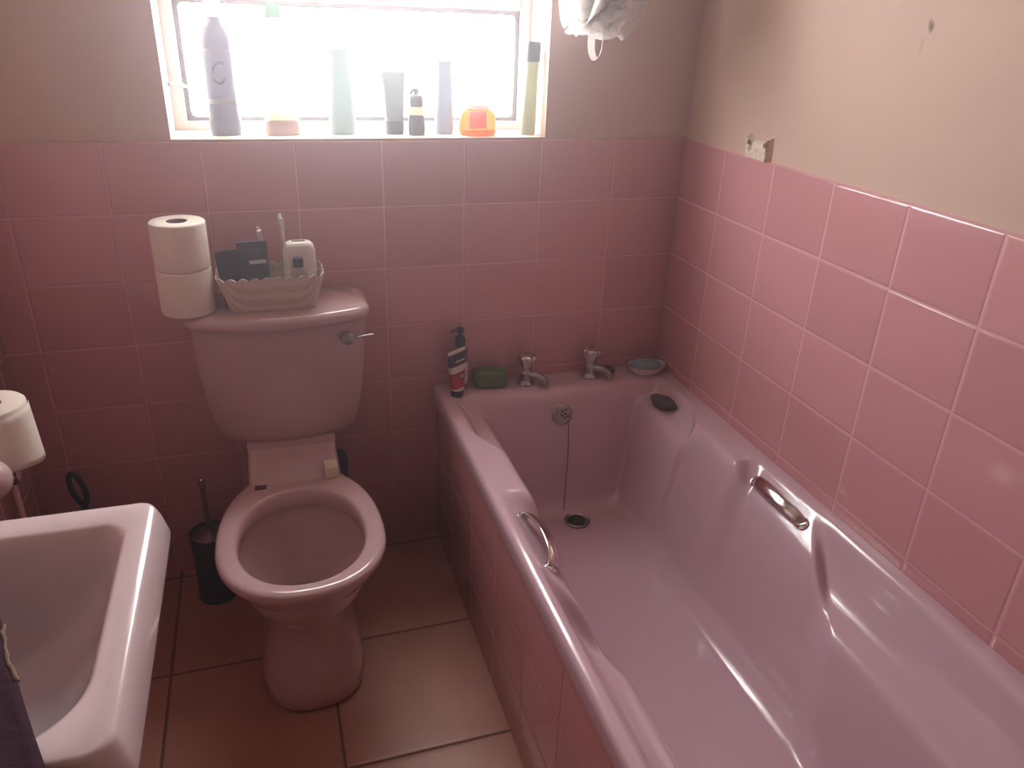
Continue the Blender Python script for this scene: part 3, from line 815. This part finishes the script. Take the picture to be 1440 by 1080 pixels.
for k in range(17):
    axv = Vector((rnd.gauss(0, 1), rnd.gauss(0, 1), rnd.gauss(0, 1)))
    ruffle(axv, rnd.uniform(.070, .100), rnd.uniform(-.03, .03), rnd.choice((3, 4, 4, 5)), rnd.uniform(.014, .028), rnd.uniform(0, 6), 2 * PI, Vector((rnd.uniform(-.008, .008), rnd.uniform(-.006, .006), rnd.uniform(-.006, .006))))
V = [Vector((v.x, v.y * .92, v.z)) for v in V]
mesh('net_ruffles', V, F, m_net, pf, True, False)
# the loose loop drooping at the lower left
V, F = [], []
for i in range(41):
    t = 2 * PI * i / 40
    c = Vector((-.030 + .0135 * math.sin(t), -.055, -.094 + .036 * math.cos(t)))
    for k in range(4):
        f = (k - 1.5) / 1.5
        V.append(c + Vector((.004 * f * math.sin(t), .011 * f, .004 * f * math.cos(t))))
for i in range(40):
    for k in range(3):
        a = i * 4 + k
        F.append((a, a + 1, a + 5, a + 4))
mesh('net_loop', V, F, m_net, pf, True, False)
V, F = [], []
tube('hanging_cord', [(0, .0, .05), (0, .03, .14), (0, .088, .272)], .0022, m_white, pf, 8)
hk = thing('wall_hook', 'small white wall hook holding the bath pouf right of the window', 'hook', (-.312, .008, 1.735))
disc_on('hook_plate', Vector((0, 0, .005)), (0, -1, 0), [(.0005, 0), (.014, 0), (.013, .004), (.0005, .005)], m_white, hk, 24)
tube('hook', bez([(0, -.004, .005), (0, -.018, 0), (0, -.024, .006), (0, -.025, .014)], 5), .0028, m_white, hk, 8)

# broken white ceramic fitting left on the right wall
fit = thing('wall_fitting', 'broken white ceramic stub on the right wall just above the tiles', 'wall fitting', (0.008, -.325, 1.137))
m_fit = plain('chipped ceramic', (.80, .70, .58), .6, mottle=.15, scale=60)
rn2 = random.Random(3)
V, F = [], []
nyy, nzz = 14, 8
for i in range(nyy):
    for k in range(nzz):
        f, g = i / (nyy - 1), k / (nzz - 1)
        horn = .018 * (max(0, 1 - f / .22) + max(0, 1 - (1 - f) / .2)) * (1 + .3 * rn2.uniform(-1, 1))
        z = g * (.040 + horn)
        edge = min(f, 1 - f) < .01 or g > .99
        V.append((-(.0005 if edge else .0085 + .002 * rn2.uniform(-1, 1) + (.004 if min(f, 1 - f) < .2 else 0)), -.046 + .092 * f + .002 * rn2.uniform(-1, 1), z))
for i in range(nyy - 1):
    for k in range(nzz - 1):
        a = i * nzz + k
        F.append((a, a + 1, a + nzz + 1, a + nzz))
mesh('stub_body', V, F, m_fit, fit, False)
for yy, r_ in ((-.034, .007), (.030, .006)):
    disc_on('dark_socket', Vector((-.0125, yy, .034)), (-1, 0, 0), [(.0003, 0), (r_, 0), (r_ * .9, .0012), (.0003, .0014)], plain('dark socket', (.20, .14, .11), .9), fit, 16)

# ------------------------------------------------------------------ toilet brush
tbz = thing('toilet_brush', 'dark navy toilet brush holder with chrome handle left of the toilet', 'toilet brush', (-1.291, -.118, 0))
V, F = loft([circ(0, 0, z, r, 40) for r, z in ((.046, .001), (.049, 0), (.051, .006), (.047, .05), (.047, .11), (.049, .165), (.051, .196), (.0495, .198), (.047, .194), (.044, .15), (.043, .02))])
sharp(mesh('holder', V, F, m_navy, tbz), 60)
lathe('collar', [(.0005, .184), (.0455, .184), (.0455, .190), (.036, .194), (.012, .198), (.0095, .203), (.0005, .203)], m_oldchrome, tbz, n=36)
lathe('brush_handle', [(.0005, .200), (.0065, .200), (.0065, .325), (.0078, .328), (.0080, .345), (.0075, .354), (.004, .357), (.0005, .357)], m_oldchrome, tbz, n=20)

# ------------------------------------------------------------------ washbasin, left foreground
bsx0, bsx1, bsy0, bsy1, bsz = XL + .003, -1.2385, -1.352, -.928, .822
bcx, bcy = (bsx0 + bsx1) / 2, (bsy0 + bsy1) / 2; hx, hy = (bsx1 - bsx0) / 2, (bsy1 - bsy0) / 2
wb_ = thing('washbasin', 'white rectangular washbasin with rounded rim in the left foreground', 'washbasin', (bcx, bcy, bsz - .17))
woffb = Matrix.Translation(-wb_.location)
def rrect(x0, x1, y0, y1, z, rl, rnear, rfar, n=16):
    """rounded rectangle: rl at the wall corners, rnear and rfar at the two room-side corners"""
    out = []
    for (cx, cy, r, q) in ((x1 - rfar, y1 - rfar, rfar, 0), (x0 + rl, y1 - rl, rl, 1), (x0 + rl, y0 + rl, rl, 2), (x1 - rnear, y0 + rnear, rnear, 3)):
        for k in range(n + 1):
            t = (q + k / n) * PI / 2
            out.append((cx + r * math.cos(t), cy + r * math.sin(t), z))
    # extra points along the straight sides keep the quads even
    res = []
    for i, p in enumerate(out):
        b = out[(i + 1) % len(out)]
        res.append(p)
        if i % (n + 1) == n:
            for f in range(1, 8): res.append(tuple(p[q] + (b[q] - p[q]) * f / 8 for q in range(3)))
    return res
def wbl(dxr, dxl, dn, df, z, rn, rf, rl=.02): return rrect(bsx0 + dxl, bsx1 - dxr, bsy0 + dn, bsy1 - df, z, rl, rn, rf)
Ls = [wbl(.16, .02, .12, .12, bsz - .165, .06, .05), wbl(.13, .005, .10, .10, bsz - .168, .06, .05), wbl(.08, 0, .06, .06, bsz - .15, .05, .05), wbl(.035, 0, .030, .030, bsz - .11, .045, .04), wbl(.012, 0, .012, .012, bsz - .085, .04, .032), wbl(.002, 0, .003, .002, bsz - .060, .034, .028), wbl(.0, 0, .0, .0, bsz - .045, .032, .026),
      wbl(.006, 0, .007, .006, bsz - .018, .030, .024), wbl(.0105, 0, .0115, .011, bsz - .005, .028, .022), wbl(.0125, .002, .0135, .013, bsz - .0015, .027, .021), wbl(.0165, .004, .0175, .017, bsz, .025, .020),
      wbl(.038, .085, .034, .052, bsz, .075, .026, .04), wbl(.042, .090, .037, .057, bsz - .002, .076, .028, .042), wbl(.046, .095, .041, .062, bsz - .009, .078, .030, .045),
      wbl(.055, .105, .050, .075, bsz - .045, .080, .038, .05), wbl(.075, .125, .070, .098, bsz - .090, .085, .05, .06), wbl(.11, .155, .105, .135, bsz - .118, .085, .07, .07), wbl(.16, .19, .16, .18, bsz - .128, .036, .036, .036), wbl(.185, .21, .195, .205, bsz - .129, .009, .009, .009)]
V, F = loft(Ls)
o = sharp(mesh('basin_bowl', V, F, m_basin, wb_), 60); o.matrix_parent_inverse = woffb
o = lathe('drain', [(.0005, 0), (.022, 0), (.021, .003), (.016, .002), (.0005, .0005)], m_oldchrome, wb_, (bcx + .012, bcy, bsz - .1295), 28); o.matrix_parent_inverse = woffb

# dark towel thrown over the near left side of the basin
m_towel = plain('dark purple cloth', (.034, .006, .020), .95, mottle=.35, scale=90, bump=.8)
m_hem = plain('beige hem', (.24, .17, .12), .95, mottle=.3, scale=120)
tw = thing('hanging_cloth', 'dark purple cloth draped over the near left corner of the washbasin', 'cloth', (-1.48, -1.25, bsz))
EDGE = [(-1.66, -.995), (-1.52, -1.02), (-1.418, -1.06), (-1.376, -1.149), (-1.364, -1.191), (-1.353, -1.222), (-1.340, -1.244), (-1.333, -1.262), (-1.314, -1.309), (-1.294, -1.356), (-1.286, -1.374)]
ep = []
for a, b_ in zip(EDGE, EDGE[1:]):
    for k in range(8): ep.append((a[0] + (b_[0] - a[0]) * k / 8, a[1] + (b_[1] - a[1]) * k / 8))
ep.append(EDGE[-1])
for k in range(1, 26): ep.append((-1.286 - .001 * k, -1.376))       # then down the near face of the basin
nv_ = 40; V, F = [], []; q0 = len(EDGE) * 8 - 8
for i, (x, y) in enumerate(ep):
    drop = max(0, i - q0) * .010
    for k in range(nv_):
        g = k / (nv_ - 1)
        xx = x + (-1.662 - x) * g
        z = .010 + .003 * math.sin(xx * 85 + y * 40) * min(1, g * 8) - drop
        yy = y - (.012 if drop > 0 else 0) + (.006 * math.sin(xx * 70) * min(1, g * 5) if drop > .01 else 0)
        V.append((xx + 1.48, yy + 1.25, z))
for i in range(len(ep) - 1):
    for k in range(nv_ - 1):
        a = i * nv_ + k
        F.append((a, a + 1, a + nv_ + 1, a + nv_))
o = mesh('cloth', V, F, m_towel, tw)
sd = o.modifiers.new('thick', 'SOLIDIFY'); sd.thickness = .005; sd.offset = 0
rh = random.Random(2)
hem = [Vector((x + 1.48 + .0012 + rh.uniform(-.001, .001), y + 1.25, .0115)) for x, y in ep[26:49]]
tube('hem', hem, [.0012 + .0014 * rh.random() for _ in hem], m_hem, tw, 8)

# ------------------------------------------------------------------ left wall: roll on its holder, pipe, looped brush
RC = (-1.559, -.508, .684)
hold = thing('mounted_roll_holder', 'pink-white ceramic holder on the left wall under the loose toilet roll', 'toilet roll holder', (XL, -.54, .66))
V, F = loft([[(xx, a * math.cos(t), .004 + a * math.sin(t)) for t in [2 * PI * i / 40 for i in range(40)]] for a, xx in ((.046, .001), (.046, .010), (.040, .016), (.019, .022), (.018, .085), (.0175, .14), (.010, .146), (.001, .147))])
sharp(mesh('holder_arm', V, F, m_china, hold), 60)
lathe('end_ball', [(.0005, -.036)] + [(.036 * math.cos(t), .036 * math.sin(t)) for t in [-1.4 + .2 * k for k in range(15)]] + [(.0005, .036)], m_china, hold, (.126, -.088, .044), 32)
lathe('pin', [(.0005, -.014), (.006, -.014), (.006, .016), (.0005, .016)], m_black, hold, (.137, -.012, .004), 12)
tr = thing('toilet_roll', 'cream toilet roll with a loose hanging sheet on the left wall holder', 'toilet roll', RC)
V, F = loft([circ(0, 0, .002, .021, 40), circ(0, 0, 0, .054, 40), circ(0, 0, .003, .057, 40), circ(0, 0, .098, .057, 40), circ(0, 0, .101, .054, 40), circ(0, 0, .1005, .0215, 40)], False, False)
sharp(mesh('paper_roll', V, F, m_paper, tr), 50)
V, F = loft([circ(0, 0, .001, .0215, 32), circ(0, 0, .1, .0215, 32), circ(0, 0, .1, .0198, 32), circ(0, 0, .001, .0198, 32), circ(0, 0, .001, .0215, 32)], False, False)
mesh('core', V, F, m_card, tr)
V, F = [], []
for i in range(20):
    f = i / 19
    t = -2.3 + 2.6 * f
    r = .0583 + .003 * max(0, f - .6)
    for k in range(10):
        g = k / 9
        V.append((r * math.cos(t) * (1 + .09 * g * f), r * math.sin(t) * (1 + .06 * g), .088 + .006 * f - (.094 + .012 * f + .016 * max(0, f - .7) + .002 * math.sin(9 * f)) * g))
for i in range(19):
    for k in range(9):
        a = i * 10 + k
        F.append((a, a + 1, a + 11, a + 10))
o = mesh('loose_sheet', V, F, m_paper, tr); sd = o.modifiers.new('thick', 'SOLIDIFY'); sd.thickness = .0006

pp = tube('water_pipe', [(-1.655, -.210, 0), (-1.655, -.210, .20), (-1.655, -.210, .475)], .0065, plain('pale painted pipe', (.72, .52, .52), .5), None, 12)
tag(pp, 'thin pale vertical pipe on the left wall behind the washbasin', 'pipe')

lb = thing('cleaning_brush', 'dark navy brush with a looped handle end standing behind the washbasin', 'brush', (-1.555, -.08, 0))
box('brush_head', (-.030, -.030, .028), (.030, .030, .052), m_navy, lb, .006)
box('bristles', (-.026, -.026, 0), (.026, .026, .030), plain('dark bristles', (.05, .04, .06), .9), lb, .003)
tube('handle_stem', [(0, 0, .050), (-.008, .008, .16), (-.016, .016, .288)], [.010, .008, .009], m_navy, lb, 12)
cx, cy_, cz = -.022, .020, .335
lp = []
for i in range(33):
    t = 2 * PI * i / 32
    lp.append((cx + .0135 * math.sin(t) + .006 * math.cos(t), cy_ + .003 * math.cos(t), cz - .046 * math.cos(t)))
tube('handle_loop', lp, .0068, m_navy, lb, 12, 1.0, (0, 1, 0), False)

# ------------------------------------------------------------------ light
w = bpy.data.worlds.new('sky'); SC.world = w; w.use_nodes = True
bg = w.node_tree.nodes['Background']
bg.inputs[0].default_value = (1.0, 0.985, 0.965, 1); bg.inputs[1].default_value = 1.0
vn = w.node_tree.nodes.new('ShaderNodeVolumeScatter')     # thin scatter volume added to imitate lens glare around the window
vn.inputs['Color'].default_value = (1.0, .88, .92, 1); vn.inputs['Density'].default_value = .058; vn.inputs['Anisotropy'].default_value = .80
w.node_tree.links.new(vn.outputs[0], w.node_tree.nodes['World Output'].inputs['Volume'])

vs = SC.view_settings
vs.view_transform = 'Standard'; vs.look = 'None'; vs.exposure = -0.28; vs.gamma = 1.0; vs.use_curve_mapping = False
cy = SC.cycles
cy.use_denoising = True; cy.denoiser = 'OPENIMAGEDENOISE'
cy.max_bounces = 8; cy.diffuse_bounces = 5; cy.glossy_bounces = 4; cy.transmission_bounces = 6; cy.transparent_max_bounces = 12
cy.sample_clamp_indirect = 12.0
cy.use_adaptive_sampling = True; cy.adaptive_threshold = 0.02
cy.caustics_reflective = False; cy.caustics_refractive = False
